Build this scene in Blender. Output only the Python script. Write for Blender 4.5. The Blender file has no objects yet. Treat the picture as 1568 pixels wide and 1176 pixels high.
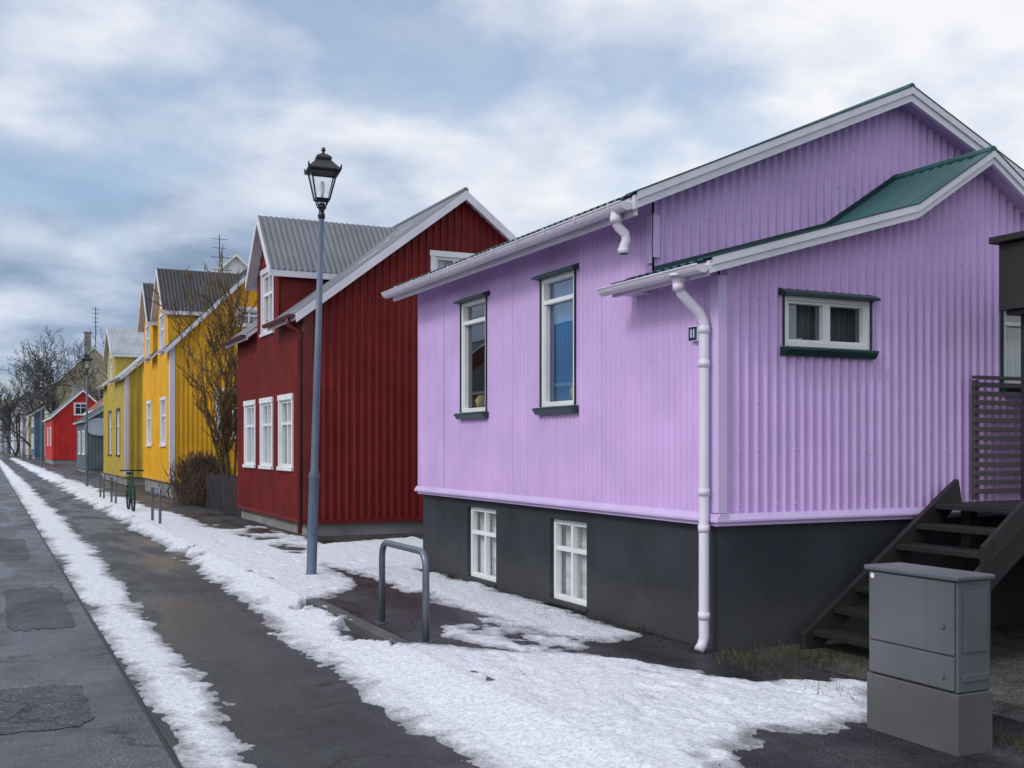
import bpy, math, random
import numpy as np
from mathutils import Vector
scene=bpy.context.scene
COL=scene.collection
rad=math.radians

# ------------------------------------------------------------------ materials
def newmat(name):
    m=bpy.data.materials.new(name); m.use_nodes=True
    nt=m.node_tree; b=nt.nodes['Principled BSDF']
    return m,nt,b
def N(nt,t,**k):
    n=nt.nodes.new(t)
    for a,v in k.items(): setattr(n,a,v)
    return n
def ramp(nt,src,p0,c0,p1,c1,extra=()):
    r=N(nt,'ShaderNodeValToRGB'); e=r.color_ramp.elements
    e[0].position=p0; e[0].color=(*c0,1); e[1].position=p1; e[1].color=(*c1,1)
    for p,c in extra:
        x=e.new(p); x.color=(*c,1)
    nt.links.new(src,r.inputs[0]); return r.outputs[0]
def noise(nt,scale,detail=4,rough=.5,vec=None,sc=None,dist=0):
    n=N(nt,'ShaderNodeTexNoise'); n.inputs['Scale'].default_value=scale
    n.inputs['Detail'].default_value=detail; n.inputs['Roughness'].default_value=rough
    n.inputs['Distortion'].default_value=dist
    g=N(nt,'ShaderNodeNewGeometry'); v=g.outputs['Position']
    if sc:
        mp=N(nt,'ShaderNodeMapping'); mp.inputs['Scale'].default_value=sc
        nt.links.new(v,mp.inputs[0]); v=mp.outputs[0]
    nt.links.new(v,n.inputs['Vector']); return n.outputs['Fac']
def mix(nt,fac,a,b,mode='MIX'):
    m=N(nt,'ShaderNodeMix',data_type='RGBA',blend_type=mode)
    for i,s in ((0,fac),(6,a),(7,b)):
        if hasattr(s,'links'): nt.links.new(s,m.inputs[i])
        elif i==0: m.inputs[0].default_value=s
        else: m.inputs[i].default_value=(*s,1)
    return m.outputs[2]
def bump(nt,b,h,st,dist=.01):
    u=N(nt,'ShaderNodeBump'); u.inputs['Strength'].default_value=st; u.inputs['Distance'].default_value=dist
    nt.links.new(h,u.inputs['Height']); nt.links.new(u.outputs[0],b.inputs['Normal'])
def paint(name,col,rough=.45,var=.12,dirt=.25,streak=True,spec=.4,bs=.15,metal=0,ground=0):
    m,nt,b=newmat(name)
    c=tuple(col); d=tuple(x*(1-var*2) for x in c); l=tuple(min(1,x*(1+var)) for x in c)
    f=noise(nt,1.3,2,.6)
    base=ramp(nt,f,.3,d,.7,l)
    if streak:
        s=noise(nt,1.0,2,.6,sc=(9,9,.5))
        sr=ramp(nt,s,.5,(0,0,0),.8,(dirt,dirt,dirt))
        base=mix(nt,sr,base,tuple(x*.55+.02 for x in c))
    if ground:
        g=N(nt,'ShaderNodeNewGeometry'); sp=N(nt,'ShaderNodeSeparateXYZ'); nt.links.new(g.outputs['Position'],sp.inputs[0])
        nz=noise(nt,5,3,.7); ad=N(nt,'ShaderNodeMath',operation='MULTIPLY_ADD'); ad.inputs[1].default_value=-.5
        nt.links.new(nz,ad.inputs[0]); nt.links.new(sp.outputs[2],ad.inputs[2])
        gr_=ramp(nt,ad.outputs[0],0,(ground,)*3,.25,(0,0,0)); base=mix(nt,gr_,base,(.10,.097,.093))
    nt.links.new(base,b.inputs['Base Color'])
    b.inputs['Roughness'].default_value=rough
    b.inputs['Specular IOR Level'].default_value=spec; b.inputs['Metallic'].default_value=metal
    if bs: bump(nt,b,noise(nt,60,2),bs,.004)
    return m
M_lilac=paint('lilac_paint',(.585,.405,.71),.5,.05,.20,spec=.25,bs=0)
M_lilactrim=paint('lilac_trim',(.57,.44,.70),.45,.05,.15,bs=0)
M_whitetrim=paint('white_trim',(.66,.64,.70),.4,.05,.25,bs=0)
M_white=paint('white_paint',(.76,.76,.77),.4,.04,.15,bs=0)
M_gutter=paint('gutter_white',(.66,.61,.71),.35,.06,.3,bs=0)
M_green=paint('dark_green_paint',(.012,.048,.046),.35,.15,.2,bs=0)
M_greenroof=paint('green_roof',(.022,.085,.085),.45,.15,.4,bs=0)
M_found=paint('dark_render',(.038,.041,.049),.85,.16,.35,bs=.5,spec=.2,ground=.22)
M_conc=paint('concrete',(.26,.26,.25),.85,.15,.5,bs=.5,spec=.2)
M_red=paint('red_paint',(.165,.014,.013),.55,.12,.3,spec=.2,bs=0)
M_redtrim=paint('dark_red_trim',(.13,.016,.014),.45)
M_brightred=paint('bright_red',(.50,.010,.01),.5,bs=0)
M_orange=paint('orange_yellow',(.76,.39,.012),.5,.08,.2,bs=0)
M_yellow=paint('mustard_yellow',(.50,.38,.05),.5,.08,.25,bs=0)
M_cream=paint('cream_paint',(.50,.45,.30),.5,bs=0)
M_teal=paint('grey_teal',(.09,.125,.14),.55,bs=0)
M_blue=paint('blue_paint',(.08,.14,.22),.55,bs=0)
M_lgrey=paint('light_grey_wall',(.34,.35,.37),.6,bs=0)
M_roofgrey=paint('grey_roof',(.14,.15,.17),.45,.1,.3,bs=0)
M_roofdark=paint('dark_roof',(.030,.029,.035),.5,.15,.3,bs=0)
M_roofgreen2=paint('dark_green_roof',(.03,.05,.045),.6,bs=0)
M_rooflight=paint('light_roof',(.36,.39,.43),.5,bs=0)
M_rust=paint('rusty_roof',(.20,.075,.04),.6,bs=0)
M_wood=paint('dark_stained_wood',(.017,.015,.015),.6,.25,.4,bs=.5)
M_woodlight=paint('weathered_slat',(.06,.052,.058),.6,.2,.3)
M_post=paint('lamp_post_paint',(.105,.14,.20),.45,.1,.35)
M_black=paint('black_iron',(.012,.014,.017),.4,.1,.1)
M_galv=paint('galvanised_steel',(.16,.19,.23),.38,.12,.3,metal=.5)
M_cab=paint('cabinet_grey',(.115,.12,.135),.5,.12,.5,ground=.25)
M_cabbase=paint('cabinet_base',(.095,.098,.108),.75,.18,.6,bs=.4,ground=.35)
M_bike=paint('bike_green',(.02,.11,.05),.35,streak=False)
M_rubber=paint('rubber',(.015,.015,.015),.8,streak=False)
M_curt_b=paint('blue_curtain',(.08,.24,.50),.9,.1,.1,bs=0,spec=.05)
M_curt_w=paint('white_curtain',(.70,.70,.68),.9,.1,.1,bs=0,spec=.05)
M_curt_g=paint('grey_blind',(.16,.20,.21),.9,.1,.1,bs=0,spec=.05)
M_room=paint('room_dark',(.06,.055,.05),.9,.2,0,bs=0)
M_roomwarm=paint('room_item',(.35,.25,.12),.8,.4,0,bs=0)
M_kerb=paint('kerb_stone',(.085,.085,.09),.75,.2,.4,bs=.6)
M_bark=paint('bark',(.075,.068,.066),.9,.3,.3,streak=False,bs=0)
M_twig=paint('yellow_brown_twig',(.13,.082,.035),.85,.3,0,streak=False,bs=0)
M_hedge=paint('hedge_twig',(.075,.045,.032),.9,.4,0,streak=False,bs=0)
M_grass=paint('dry_grass',(.10,.09,.03),.9,.4,0,streak=False,bs=0)
M_leaf=paint('dead_leaves',(.05,.028,.015),.9,.4,0,streak=False,bs=0)
M_sign=paint('sign_blue_grey',(.35,.42,.48),.5,streak=False)
M_plate=paint('number_plate_blue',(.015,.03,.10),.3,streak=False,bs=0)

def glassmat(name,k=1.0,add=.04,tint=(.80,.84,.85)):
    m=bpy.data.materials.new(name); m.use_nodes=True; nt=m.node_tree
    nt.nodes.clear(); o=N(nt,'ShaderNodeOutputMaterial')
    t=N(nt,'ShaderNodeBsdfTransparent'); t.inputs[0].default_value=(*tint,1)
    g=N(nt,'ShaderNodeBsdfGlossy'); g.inputs['Roughness'].default_value=.01
    g.inputs[0].default_value=(.95,.97,1,1)
    n=N(nt,'ShaderNodeTexNoise'); n.inputs['Scale'].default_value=1.3; n.inputs['Detail'].default_value=1
    ge=N(nt,'ShaderNodeNewGeometry'); nt.links.new(ge.outputs['Position'],n.inputs['Vector'])
    bu=N(nt,'ShaderNodeBump'); bu.inputs['Strength'].default_value=.03; bu.inputs['Distance'].default_value=.02
    nt.links.new(n.outputs[0],bu.inputs['Height']); nt.links.new(bu.outputs[0],g.inputs['Normal'])
    f=N(nt,'ShaderNodeLayerWeight'); f.inputs['Blend'].default_value=.5
    pw=N(nt,'ShaderNodeMath',operation='POWER'); pw.inputs[1].default_value=4.0; nt.links.new(f.outputs['Facing'],pw.inputs[0])
    ma=N(nt,'ShaderNodeMath',operation='MULTIPLY_ADD'); ma.inputs[1].default_value=k; ma.inputs[2].default_value=add
    nt.links.new(pw.outputs[0],ma.inputs[0])
    mx=N(nt,'ShaderNodeMixShader'); nt.links.new(ma.outputs[0],mx.inputs[0])
    nt.links.new(t.outputs[0],mx.inputs[1]); nt.links.new(g.outputs[0],mx.inputs[2]); nt.links.new(mx.outputs[0],o.inputs[0])
    return m
M_glass=glassmat('window_glass',.95,.14,(.9,.93,.94))
M_lampglass=glassmat('lantern_glass',.8,.06,(.96,.97,.98))
M_farglass=paint('far_window_glass',(.03,.035,.045),.12,.2,0,streak=False,bs=0,spec=.6)

def asphalt(name,dark,light,wet=.5,tile=False,crack=.016,wr0=.22,lo=.5,hi=1.4):
    m,nt,b=newmat(name)
    big=noise(nt,.9,4,.65,dist=.4); fine=noise(nt,60,2,.8); mid=noise(nt,5,4,.8)
    col=ramp(nt,big,.35,dark,.68,light)
    fr=ramp(nt,fine,.38,(.15,.15,.15),.66,(2.7,2.7,2.7))
    col=mix(nt,.9,col,fr,'MULTIPLY')
    mr=ramp(nt,mid,.32,(lo,)*3,.68,(hi,)*3); col=mix(nt,.9,col,mr,'MULTIPLY')
    g=N(nt,'ShaderNodeNewGeometry')
    if not tile:
        v=N(nt,'ShaderNodeTexVoronoi',feature='DISTANCE_TO_EDGE'); v.inputs['Scale'].default_value=.6
        nn=N(nt,'ShaderNodeTexNoise'); nn.inputs['Scale'].default_value=2.0; nn.inputs['Detail'].default_value=4
        nt.links.new(g.outputs['Position'],nn.inputs['Vector'])
        va=N(nt,'ShaderNodeVectorMath',operation='MULTIPLY_ADD'); va.inputs[1].default_value=(.8,.8,.8)
        nt.links.new(nn.outputs['Color'],va.inputs[0]); nt.links.new(g.outputs['Position'],va.inputs[2])
        nt.links.new(va.outputs[0],v.inputs['Vector'])
        cr=ramp(nt,v.outputs[0],.0,(.12,.12,.12),crack,(1,1,1)); col=mix(nt,.95,col,cr,'MULTIPLY')
    else:
        br=N(nt,'ShaderNodeTexBrick'); br.inputs['Scale'].default_value=1.0
        br.inputs['Brick Width'].default_value=.6; br.inputs['Row Height'].default_value=.6
        br.inputs['Mortar Size'].default_value=.008; br.inputs['Color1'].default_value=(1,1,1,1); br.inputs['Color2'].default_value=(.75,.75,.75,1)
        br.inputs['Mortar'].default_value=(.35,.35,.35,1)
        nt.links.new(g.outputs['Position'],br.inputs['Vector'])
        col=mix(nt,.8,col,br.outputs[0],'MULTIPLY')
    w=noise(nt,.7,4,.6,sc=(1.8,.45,1))
    if wet>.3:
        wr=ramp(nt,w,.40,(wr0,)*3,.60,(.65,)*3)
        wc=ramp(nt,w,.40,(.55,.55,.57),.60,(1,1,1)); col=mix(nt,1,col,wc,'MULTIPLY')
    else: wr=ramp(nt,w,.3,(.5,)*3,.6,(.8,)*3)
    nt.links.new(col,b.inputs['Base Color'])
    nt.links.new(wr,b.inputs['Roughness'])
    b.inputs['Specular IOR Level'].default_value=.5
    bump(nt,b,fine,.7,.008)
    return m
M_asph=asphalt('asphalt_wet',(.016,.0165,.019),(.036,.037,.041),wr0=.17)
M_asph_l=asphalt('asphalt_worn',(.034,.036,.042),(.088,.091,.102),wr0=.22,crack=.022)
M_asph_p=asphalt('asphalt_patch',(.024,.025,.029),(.058,.06,.066),.1)
M_pave=asphalt('pavement_dark',(.014,.014,.016),(.042,.042,.047),.6,tile=True)
M_soil=asphalt('yard_gravel',(.02,.018,.016),(.06,.055,.045),.1)
M_tar=paint('tar_joint',(.010,.010,.012),.5,streak=False)

m,nt,b=newmat('snow'); M_snow=m
at=N(nt,'ShaderNodeAttribute',attribute_name='thick')
d1=noise(nt,1.7,6,.75); d2=noise(nt,30,4,.8)
clean=ramp(nt,d2,.30,(.46,.48,.53),.56,(.80,.82,.87))
dirty=ramp(nt,d2,.32,(.09,.09,.095),.68,(.40,.40,.42))
ma=N(nt,'ShaderNodeMath',operation='MULTIPLY_ADD'); ma.inputs[1].default_value=1.7
nt.links.new(d1,ma.inputs[0]); nt.links.new(at.outputs['Fac'],ma.inputs[2])
mr_=N(nt,'ShaderNodeMapRange'); nt.links.new(ma.outputs[0],mr_.inputs[0]); mr_.inputs[1].default_value=.80; mr_.inputs[2].default_value=1.60
nt.links.new(mix(nt,mr_.outputs[0],dirty,clean),b.inputs['Base Color'])
b.inputs['Roughness'].default_value=.5; b.inputs['Specular IOR Level'].default_value=.35
bump(nt,b,noise(nt,20,4,.8),1.0,.03)

# ------------------------------------------------------------------ mesh builder
class MB:
    def __init__(s): s.v=[]; s.f=[]
    def add(s,vs,fs):
        o=len(s.v); s.v+= [tuple(p) for p in vs]; s.f+=[tuple(i+o for i in f) for f in fs]
    def box(s,x0,x1,y0,y1,z0,z1):
        x0,x1=sorted((x0,x1)); y0,y1=sorted((y0,y1)); z0,z1=sorted((z0,z1))
        s.add([(x0,y0,z0),(x1,y0,z0),(x1,y1,z0),(x0,y1,z0),(x0,y0,z1),(x1,y0,z1),(x1,y1,z1),(x0,y1,z1)],
          [(0,3,2,1),(4,5,6,7),(0,1,5,4),(1,2,6,5),(2,3,7,6),(3,0,4,7)])
    def prism(s,poly,f,t0,t1):
        n=len(poly)
        s.add([f(p,t0) for p in poly]+[f(p,t1) for p in poly],
          [tuple(range(n)),tuple(range(2*n-1,n-1,-1))]+[(i,i+n,(i+1)%n+n,(i+1)%n) for i in range(n)])
    def tube(s,pts,r,n=12,cap=True):
        pts=[Vector(p) for p in pts]; k=len(pts)
        rs=r if hasattr(r,'__len__') else [r]*k
        o=len(s.v); up=None
        for i,p in enumerate(pts):
            t=(pts[min(i+1,k-1)]-pts[max(i-1,0)]).normalized()
            if up is None:
                up=t.orthogonal().normalized()
            else:
                up=(up-t*up.dot(t)); up=up.normalized() if up.length>1e-6 else t.orthogonal().normalized()
            w=t.cross(up)
            for j in range(n):
                a=2*math.pi*j/n
                s.v.append(tuple(p+(up*math.cos(a)+w*math.sin(a))*rs[i]))
        for i in range(k-1):
            for j in range(n):
                a=o+i*n+j; b_=o+i*n+(j+1)%n
                s.f.append((a,b_,b_+n,a+n))
        if cap:
            s.f.append(tuple(o+j for j in range(n))[::-1]); s.f.append(tuple(o+(k-1)*n+j for j in range(n)))
    def lathe(s,prof,c,n=16,rot=0):
        o=len(s.v)
        for r,z in prof:
            for j in range(n):
                a=2*math.pi*j/n+rot; s.v.append((c[0]+r*math.cos(a),c[1]+r*math.sin(a),c[2]+z))
        for i in range(len(prof)-1):
            for j in range(n):
                a=o+i*n+j; b_=o+i*n+(j+1)%n; s.f.append((a,b_,b_+n,a+n))
    def obj(s,name,mat,parent=None,smooth=False,bevel=0):
        me=bpy.data.meshes.new(name); me.from_pydata(s.v,[],s.f); me.update()
        me.materials.append(mat)
        if smooth: me.polygons.foreach_set('use_smooth',[True]*len(me.polygons))
        ob=bpy.data.objects.new(name,me); COL.objects.link(ob)
        if parent: ob.parent=parent
        if bevel:
            md=ob.modifiers.new('b','BEVEL'); md.width=bevel; md.segments=2; md.limit_method='ANGLE'
        return ob
def empty(name):
    e=bpy.data.objects.new(name,None); COL.objects.link(e); return e

class Wall:
    """axis 'y': runs along Y, outward -X ; axis 'x': runs along X, outward -Y"""
    def __init__(w,axis,fixed,s=1): w.axis=axis; w.fixed=fixed; w.s=s
    def p(w,a,n,z):
        return (w.fixed-n*w.s,a,z) if w.axis=='y' else (a,w.fixed-n*w.s,z)
    def box(w,m,a0,a1,n0,n1,z0,z1):
        p=w.p(a0,n0,z0); q=w.p(a1,n1,z1); m.box(p[0],q[0],p[1],q[1],p[2],q[2])
def corr(m,w,a0,a1,zb,zt,ops=(),pitch=.09,amp=.009,seg=6,flat=False):
    st=pitch/seg; n=int((a1-a0)/st)
    A=sorted(set([round(a0+(a1-a0)*i/n,5) for i in range(n+1)]+[round(x,5) for o in ops for x in o[:2] if a0<x<a1]))
    def off(a):
        t=math.sin(2*math.pi*a/pitch)
        if flat: t=max(-1,min(1,t*2.5))
        return amp*(t+1)*.5
    for a,b_ in zip(A[:-1],A[1:]):
        mid=(a+b_)/2; cuts=sorted([(o[2],o[3]) for o in ops if o[0]<=mid<=o[1]])
        cur=zb; parts=[]
        for c0,c1 in cuts:
            parts.append((cur,cur,c0,c0)); cur=c1
        parts.append((cur,cur,zt(a),zt(b_)))
        for l0,l1,h0,h1 in parts:
            if min(h0,h1)<=l0: 
                if max(h0,h1)<=l0: continue
                h0=max(h0,l0);h1=max(h1,l0)
            m.add([w.p(a,off(a),l0),w.p(b_,off(b_),l1),w.p(b_,off(b_),h1),w.p(a,off(a),h0)],[(0,1,2,3)])
def sheet(m,P0,P1,Q0,Q1,up,pitch=.09,amp=.009,seg=6):
    P0,P1,Q0,Q1,up=map(Vector,(P0,P1,Q0,Q1,up)); L=(P1-P0).length; n=max(2,int(L/pitch*seg)); o=len(m.v)
    for i in range(n+1):
        t=i/n; d=up*(amp*(math.sin(2*math.pi*t*L/pitch)+1)*.5)
        m.v.append(tuple(P0.lerp(P1,t)+d)); m.v.append(tuple(Q0.lerp(Q1,t)+d))
    for i in range(n): m.f.append((o+2*i,o+2*i+2,o+2*i+3,o+2*i+1))

def window(par,w,a0,a1,z0,z1,vm=(.5,),tr=(.3,),fw=.055,frame=M_white,curt=None,rng=None,deep=.07,out=.015,simple=False,tag='',cd=.10,wide=True):
    f=MB()
    w.box(f,a0,a0+fw,-deep,out,z0,z1); w.box(f,a1-fw,a1,-deep,out,z0,z1)
    w.box(f,a0+fw,a1-fw,-deep,out-.002,z1-fw,z1); w.box(f,a0+fw,a1-fw,-deep,out+.004,z0,z0+fw)
    s=fw*.42
    for q in vm:
        a=a0+(a1-a0)*q; w.box(f,a-s,a+s,-deep+.006,out-.006,z0+fw,z1-fw)
    for q in tr:
        z=z1-(z1-z0)*q; w.box(f,a0+fw,a1-fw,-deep+.01,out-.002,z-s*1.1,z+s*1.1)
    f.obj('window_frame'+tag,frame,par,bevel=0 if simple else .003)
    g=MB(); n=-deep+.022
    g.add([w.p(a0+fw*.5,n,z0+fw*.5),w.p(a1-fw*.5,n,z0+fw*.5),w.p(a1-fw*.5,n,z1-fw*.5),w.p(a0+fw*.5,n,z1-fw*.5)],[(0,1,2,3) if w.axis=='x' else (3,2,1,0)])
    g.obj('window_glass'+tag,M_farglass if simple else M_glass,par)
    if simple: return
    W_=a1-a0; ex=.75 if wide else .02; el=.15 if wide else .02
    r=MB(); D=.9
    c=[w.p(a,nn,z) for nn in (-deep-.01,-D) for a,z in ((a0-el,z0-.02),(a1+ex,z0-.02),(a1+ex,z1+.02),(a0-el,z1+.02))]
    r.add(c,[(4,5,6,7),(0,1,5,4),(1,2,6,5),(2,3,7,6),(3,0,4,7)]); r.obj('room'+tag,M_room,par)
    if curt:
        k=MB()
        for c0,c1 in (rng or [(0,1)]):
            c0=a0+W_*c0; c1=a0+W_*c1
            n=max(8,int((c1-c0)/.010)); o=len(k.v)
            for i in range(n+1):
                a=c0+(c1-c0)*i/n; d=-deep-cd+.022*math.sin(a*75)+.010*math.sin(a*33+1)
                k.v.append(w.p(a,d,z0+.01)); k.v.append(w.p(a,d*.96,z1-.01))
            for i in range(n): k.f.append((o+2*i,o+2*i+2,o+2*i+3,o+2*i+1))
        k.obj('curtain'+tag,curt,par,smooth=True)

def casing(m,w,a0,a1,z0,z1,cw=.09,t=.045):
    w.box(m,a0-cw,a0,-.02,t,z0,z1); w.box(m,a1,a1+cw,-.02,t,z0,z1)
    w.box(m,a0-cw-.02,a1+cw+.02,-.02,t+.012,z1,z1+cw*1.1); w.box(m,a0-cw-.02,a1+cw+.02,-.02,t+.03,z0-cw*.7,z0)

def gutter(m,x,z,y0,y1,r=.06):
    o=len(m.v); K=9
    for y in (y0,y1):
        for i in range(K):
            a=math.pi+math.pi*i/(K-1); m.v.append((x+r*math.cos(a),y,z+r*math.sin(a)))
    for i in range(K-1): m.f.append((o+i,o+i+1,o+K+i+1,o+K+i))
    m.f.append(tuple(o+i for i in range(K))); m.f.append(tuple(o+K+i for i in range(K))[::-1])
    m.tube([(x-r,y0,z),(x-r,y1,z)],.009,6)

def roofstrip(m,prof,y0,y1,th):
    poly=[(x,z) for x,z in prof]+[(x,z-th) for x,z in reversed(prof)]
    m.prism(poly,lambda p,t:(p[0],t,p[1]),y0,y1)

# ------------------------------------------------------------------ generic gable house (ridge parallel to street)
def gable_house(name,X0,Y0,Y1,depth,eave,ridge,wall,roof,trim=M_white,found=M_conc,fz=.3,fwin=(),gwin=(),dormers=(),
                pitch=.15,amp=.02,flatc=True,ov=.22,det=True,chim=None,casem=None,curt=M_curt_w,pipe=None,wtrim=M_white):
    E=empty(name); W=Wall('y',X0); G=Wall('x',Y0); xr=X0+depth/2; sl=(ridge-eave)/(depth/2)
    casem=casem or trim
    def zf(y):
        z=eave
        for d in dormers:
            if abs(y-d[0])<d[1]: z=max(z,d[3]-(d[3]-d[2])*abs(y-d[0])/d[1])
        return z-.02
    def zg(x): return (ridge-abs(x-xr)*sl)-.02
    m=MB(); sg=6 if det else 4
    corr(m,W,Y0,Y1,fz,zf,[o[:4] for o in fwin]+[(d[0]-d[4]/2,d[0]+d[4]/2,d[5],d[6]) for d in dormers if d[4]],pitch,amp,sg,flatc)
    corr(m,G,X0,X0+depth,fz,zg,[o[:4] for o in gwin],pitch,amp,sg,flatc)
    m.add([(X0+depth,Y0,fz),(X0+depth,Y1,fz),(X0+depth,Y1,eave),(X0+depth,Y0,eave)],[(0,1,2,3)])
    m.add([(X0,Y1,fz),(X0+depth,Y1,fz),(X0+depth,Y1,eave),(xr,Y1,ridge-.02),(X0,Y1,eave)],[(0,1,2,3,4)])
    for d in dormers:
        for s_ in (-1,1):
            y=d[0]+s_*d[1]; xi=X0+(d[2]-eave)/sl+.3
            m.add([(X0,y,eave-.1),(xi,y,eave-.1),(xi,y,d[2]-.02),(X0,y,d[2]-.02)],[(0,1,2,3)])
    m.obj('walls',wall,E)
    f=MB(); f.box(X0+.05,X0+depth-.05,Y0+.05,Y1-.05,-.15,fz+.01); f.obj('foundation',found,E)
    t=MB(); t.box(X0-.045,X0-.005,Y0-.045,Y1,fz-.05,fz+.03); t.box(X0-.005,X0+depth,Y0-.045,Y0-.005,fz-.05,fz+.03); t.obj('base_trim',wall,E)
    sb=MB(); rs=MB(); ya,yb=Y0-ov,Y1+ov
    segs=[]; cur=ya
    for d in sorted(dormers):
        segs.append((cur,d[0]-d[1],False)); segs.append((d[0]-d[1],d[0]+d[1],True)); cur=d[0]+d[1]
    segs.append((cur,yb,False))
    nv=Vector((-sl,0,1)).normalized()
    for s0,s1,ind in segs:
        xs=X0+.06 if ind else X0-ov; zs=eave+(xs-X0)*sl
        roofstrip(sb,[(xs,zs),(xr,ridge)],s0,s1,.09)
        sheet(rs,(xs-.02,s0,zs-.02*sl+.008),(xs-.02,s1,zs-.02*sl+.008),(xr,s0,ridge+.008),(xr,s1,ridge+.008),nv,max(pitch,.12),.02,4)
    roofstrip(sb,[(xr,ridge),(X0+depth+ov,eave-ov*sl)],ya,yb,.09)
    sheet(rs,(xr,ya,ridge+.008),(xr,yb,ridge+.008),(X0+depth+ov+.02,ya,eave-ov*sl+.0),(X0+depth+ov+.02,yb,eave-ov*sl),(sl,0,1),max(pitch,.12),.02,4)
    rs.tube([(xr,ya,ridge+.02),(xr,yb,ridge+.02)],.06,8)
    tb=MB(); bh=.17
    for x0_,x1_ in ((X0-ov-.02,xr),(xr,X0+depth+ov+.02)):
        z0_=ridge-abs(x0_-xr)*sl; z1_=ridge-abs(x1_-xr)*sl
        tb.prism([(x0_,z0_+.01),(x1_,z1_+.01),(x1_,z1_-bh),(x0_,z0_-bh)],lambda p,t:(p[0],t,p[1]),ya-.03,ya-.002)
    gt=MB()
    for s0,s1,ind in segs:
        if not ind and s1-s0>.1:
            tb.box(X0-ov-.03,X0-ov-.002,s0,s1,eave-ov*sl-.13,eave-ov*sl-.01)
            if det: gutter(gt,X0-ov-.09,eave-ov*sl-.03,s0,s1,.055)
    if det:
        tb2=MB(); tb2.box(X0-.05,X0-.001,Y0-.05,Y0+.12,fz+.031,eave-.05); tb2.box(X0-.001,X0+.12,Y0-.05,Y0-.001,fz+.031,eave-.05)
        tb2.obj('corner_boards',casem,E)
    for k,d in enumerate(dormers):
        yc,hw,de,dr=d[:4]; ds=(dr-de)/hw; o2=.15; xb=X0+(dr-eave)/sl+.1
        for s_ in (-1,1):
            ye=yc+s_*(hw+o2); ze=de-o2*ds
            P=[(X0-ov,yc,dr),(xb,yc,dr),(X0-ov,ye,ze),(xb,ye,ze)]
            sb.add([P[0],P[1],P[3],P[2]]+[(p[0],p[1],p[2]-.07) for p in (P[0],P[1],P[3],P[2])],[(0,1,2,3),(7,6,5,4),(0,4,5,1),(1,5,6,2),(2,6,7,3),(3,7,4,0)])
            sheet(rs,(X0-ov,yc,dr+.012),(xb,yc,dr+.012),(X0-ov,ye+s_*.02,ze+.012-.02*ds),(xb,ye+s_*.02,ze+.012-.02*ds),(0,s_*ds,1),.12,.02,4)
            tb.prism([(yc,dr+.01),(ye,ze+.01),(ye,ze-.16),(yc,dr-.16)],lambda p,t:(t,p[0],p[1]),X0-ov-.03,X0-ov-.002)
            tb.box(X0-ov,xb-.3,ye+s_*.002,ye+s_*.022,ze-.14,ze-.01)
        if d[4]:
            window(E,W,yc-d[4]/2,yc+d[4]/2,d[5],d[6],(.5,),(.35,),.07,simple=not det,wide=False)
            casing(tb,W,yc-d[4]/2,yc+d[4]/2,d[5],d[6],.1,.05)
    cm=MB()
    for (ws,L) in ((W,fwin),(G,gwin)):
        for o in L:
            window(E,ws,*o[:4],(.5,),(.35,),.06,curt=curt if det else None,rng=[(0,.3),(.75,1.0)],simple=not det,wide=False)
            casing(cm,ws,*o[:4],.1,.05)
    if cm.v: cm.obj('window_casings',wtrim,E)
    sb.obj('roof_deck',trim,E); rs.obj('roof_sheets',roof,E); tb.obj('trim',trim,E)
    if det:
        gt.obj('gutters',casem if pipe else trim,E,smooth=False)
    if chim:
        c=MB(); cx,cy,ch=chim; c.box(cx-.35,cx+.35,cy-.35,cy+.35,ridge-1.5,ridge+ch); c.box(cx-.42,cx+.42,cy-.42,cy+.42,ridge+ch,ridge+ch+.12); c.obj('chimney',M_conc,E)
    if pipe:
        p=MB(); x=X0-.10
        p.tube([(X0-ov-.09,Y0+.1,eave-ov*sl-.08),(X0-ov-.08,Y0+.1,eave-ov*sl-.2),(x,Y0+.1,eave-.5),(x,Y0+.1,.05)],.045,10)
        p.obj('downpipe',casem,E,smooth=True)
    return E

# ================================================================== LILAC HOUSE
H=empty('lilac_house')
XF=5.42; YN=7.35; YM=8.33; YE=14.25; XB=11.25; XR=8.33; TZ=1.09
WF=Wall('y',XF); WN=Wall('x',YN); WM=Wall('x',YM)
def z_main(x): return 5.27-abs(x-XR)*.425
def z_ext(x):
    d=abs(x-XR)
    return 4.40-d*.63 if d<.93 else 4.40-.93*.63-(d-.93)*.285
W1=(11.93,12.70,2.12,3.50); W2=(9.74,10.49,2.12,3.50); EW=(6.09,7.05,2.55,2.98); RW=(8.72,9.6,2.28,3.02)
AF,AE=.016,.030
wl=MB()
corr(wl,WF,YM,YE,TZ,lambda y:z_main(XF)-.1,[W1,W2],.09,AF,8)
corr(wl,WF,YN,YM,TZ,lambda y:3.17,[],.09,AF,8)
we=MB()
corr(we,WN,XF,XB,TZ,lambda x:z_ext(x)-.06,[EW,RW],.098,AE,8)
corr(we,WM,XF,XB,3.0,lambda x:z_main(x)-.06,[],.098,AE,8)
we.add([(XB,YN,0),(XB,YE,0),(XB,YE,3.9),(XB,YN,3.9)],[(0,1,2,3)])
we.add([(XF,YE,TZ),(XB,YE,TZ),(XB,YE,3.9),(XR,YE,5.2),(XF,YE,3.9)],[(0,1,2,3,4)])
wl.obj('front_cladding',M_lilac,H); we.obj('end_cladding',M_lilac,H)
rv=MB()
def rivet(w,a,n,z,r=.009):
    c=[w.p(a+dx*r,n,z+dz*r) for dx,dz in ((-1,-.6),(0,-1.1),(1,-.6),(1,.6),(0,1.1),(-1,.6))]
    t=w.p(a,n+.009,z); rv.add(c+[t],[(i,(i+1)%6,6) for i in range(6)])
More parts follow.
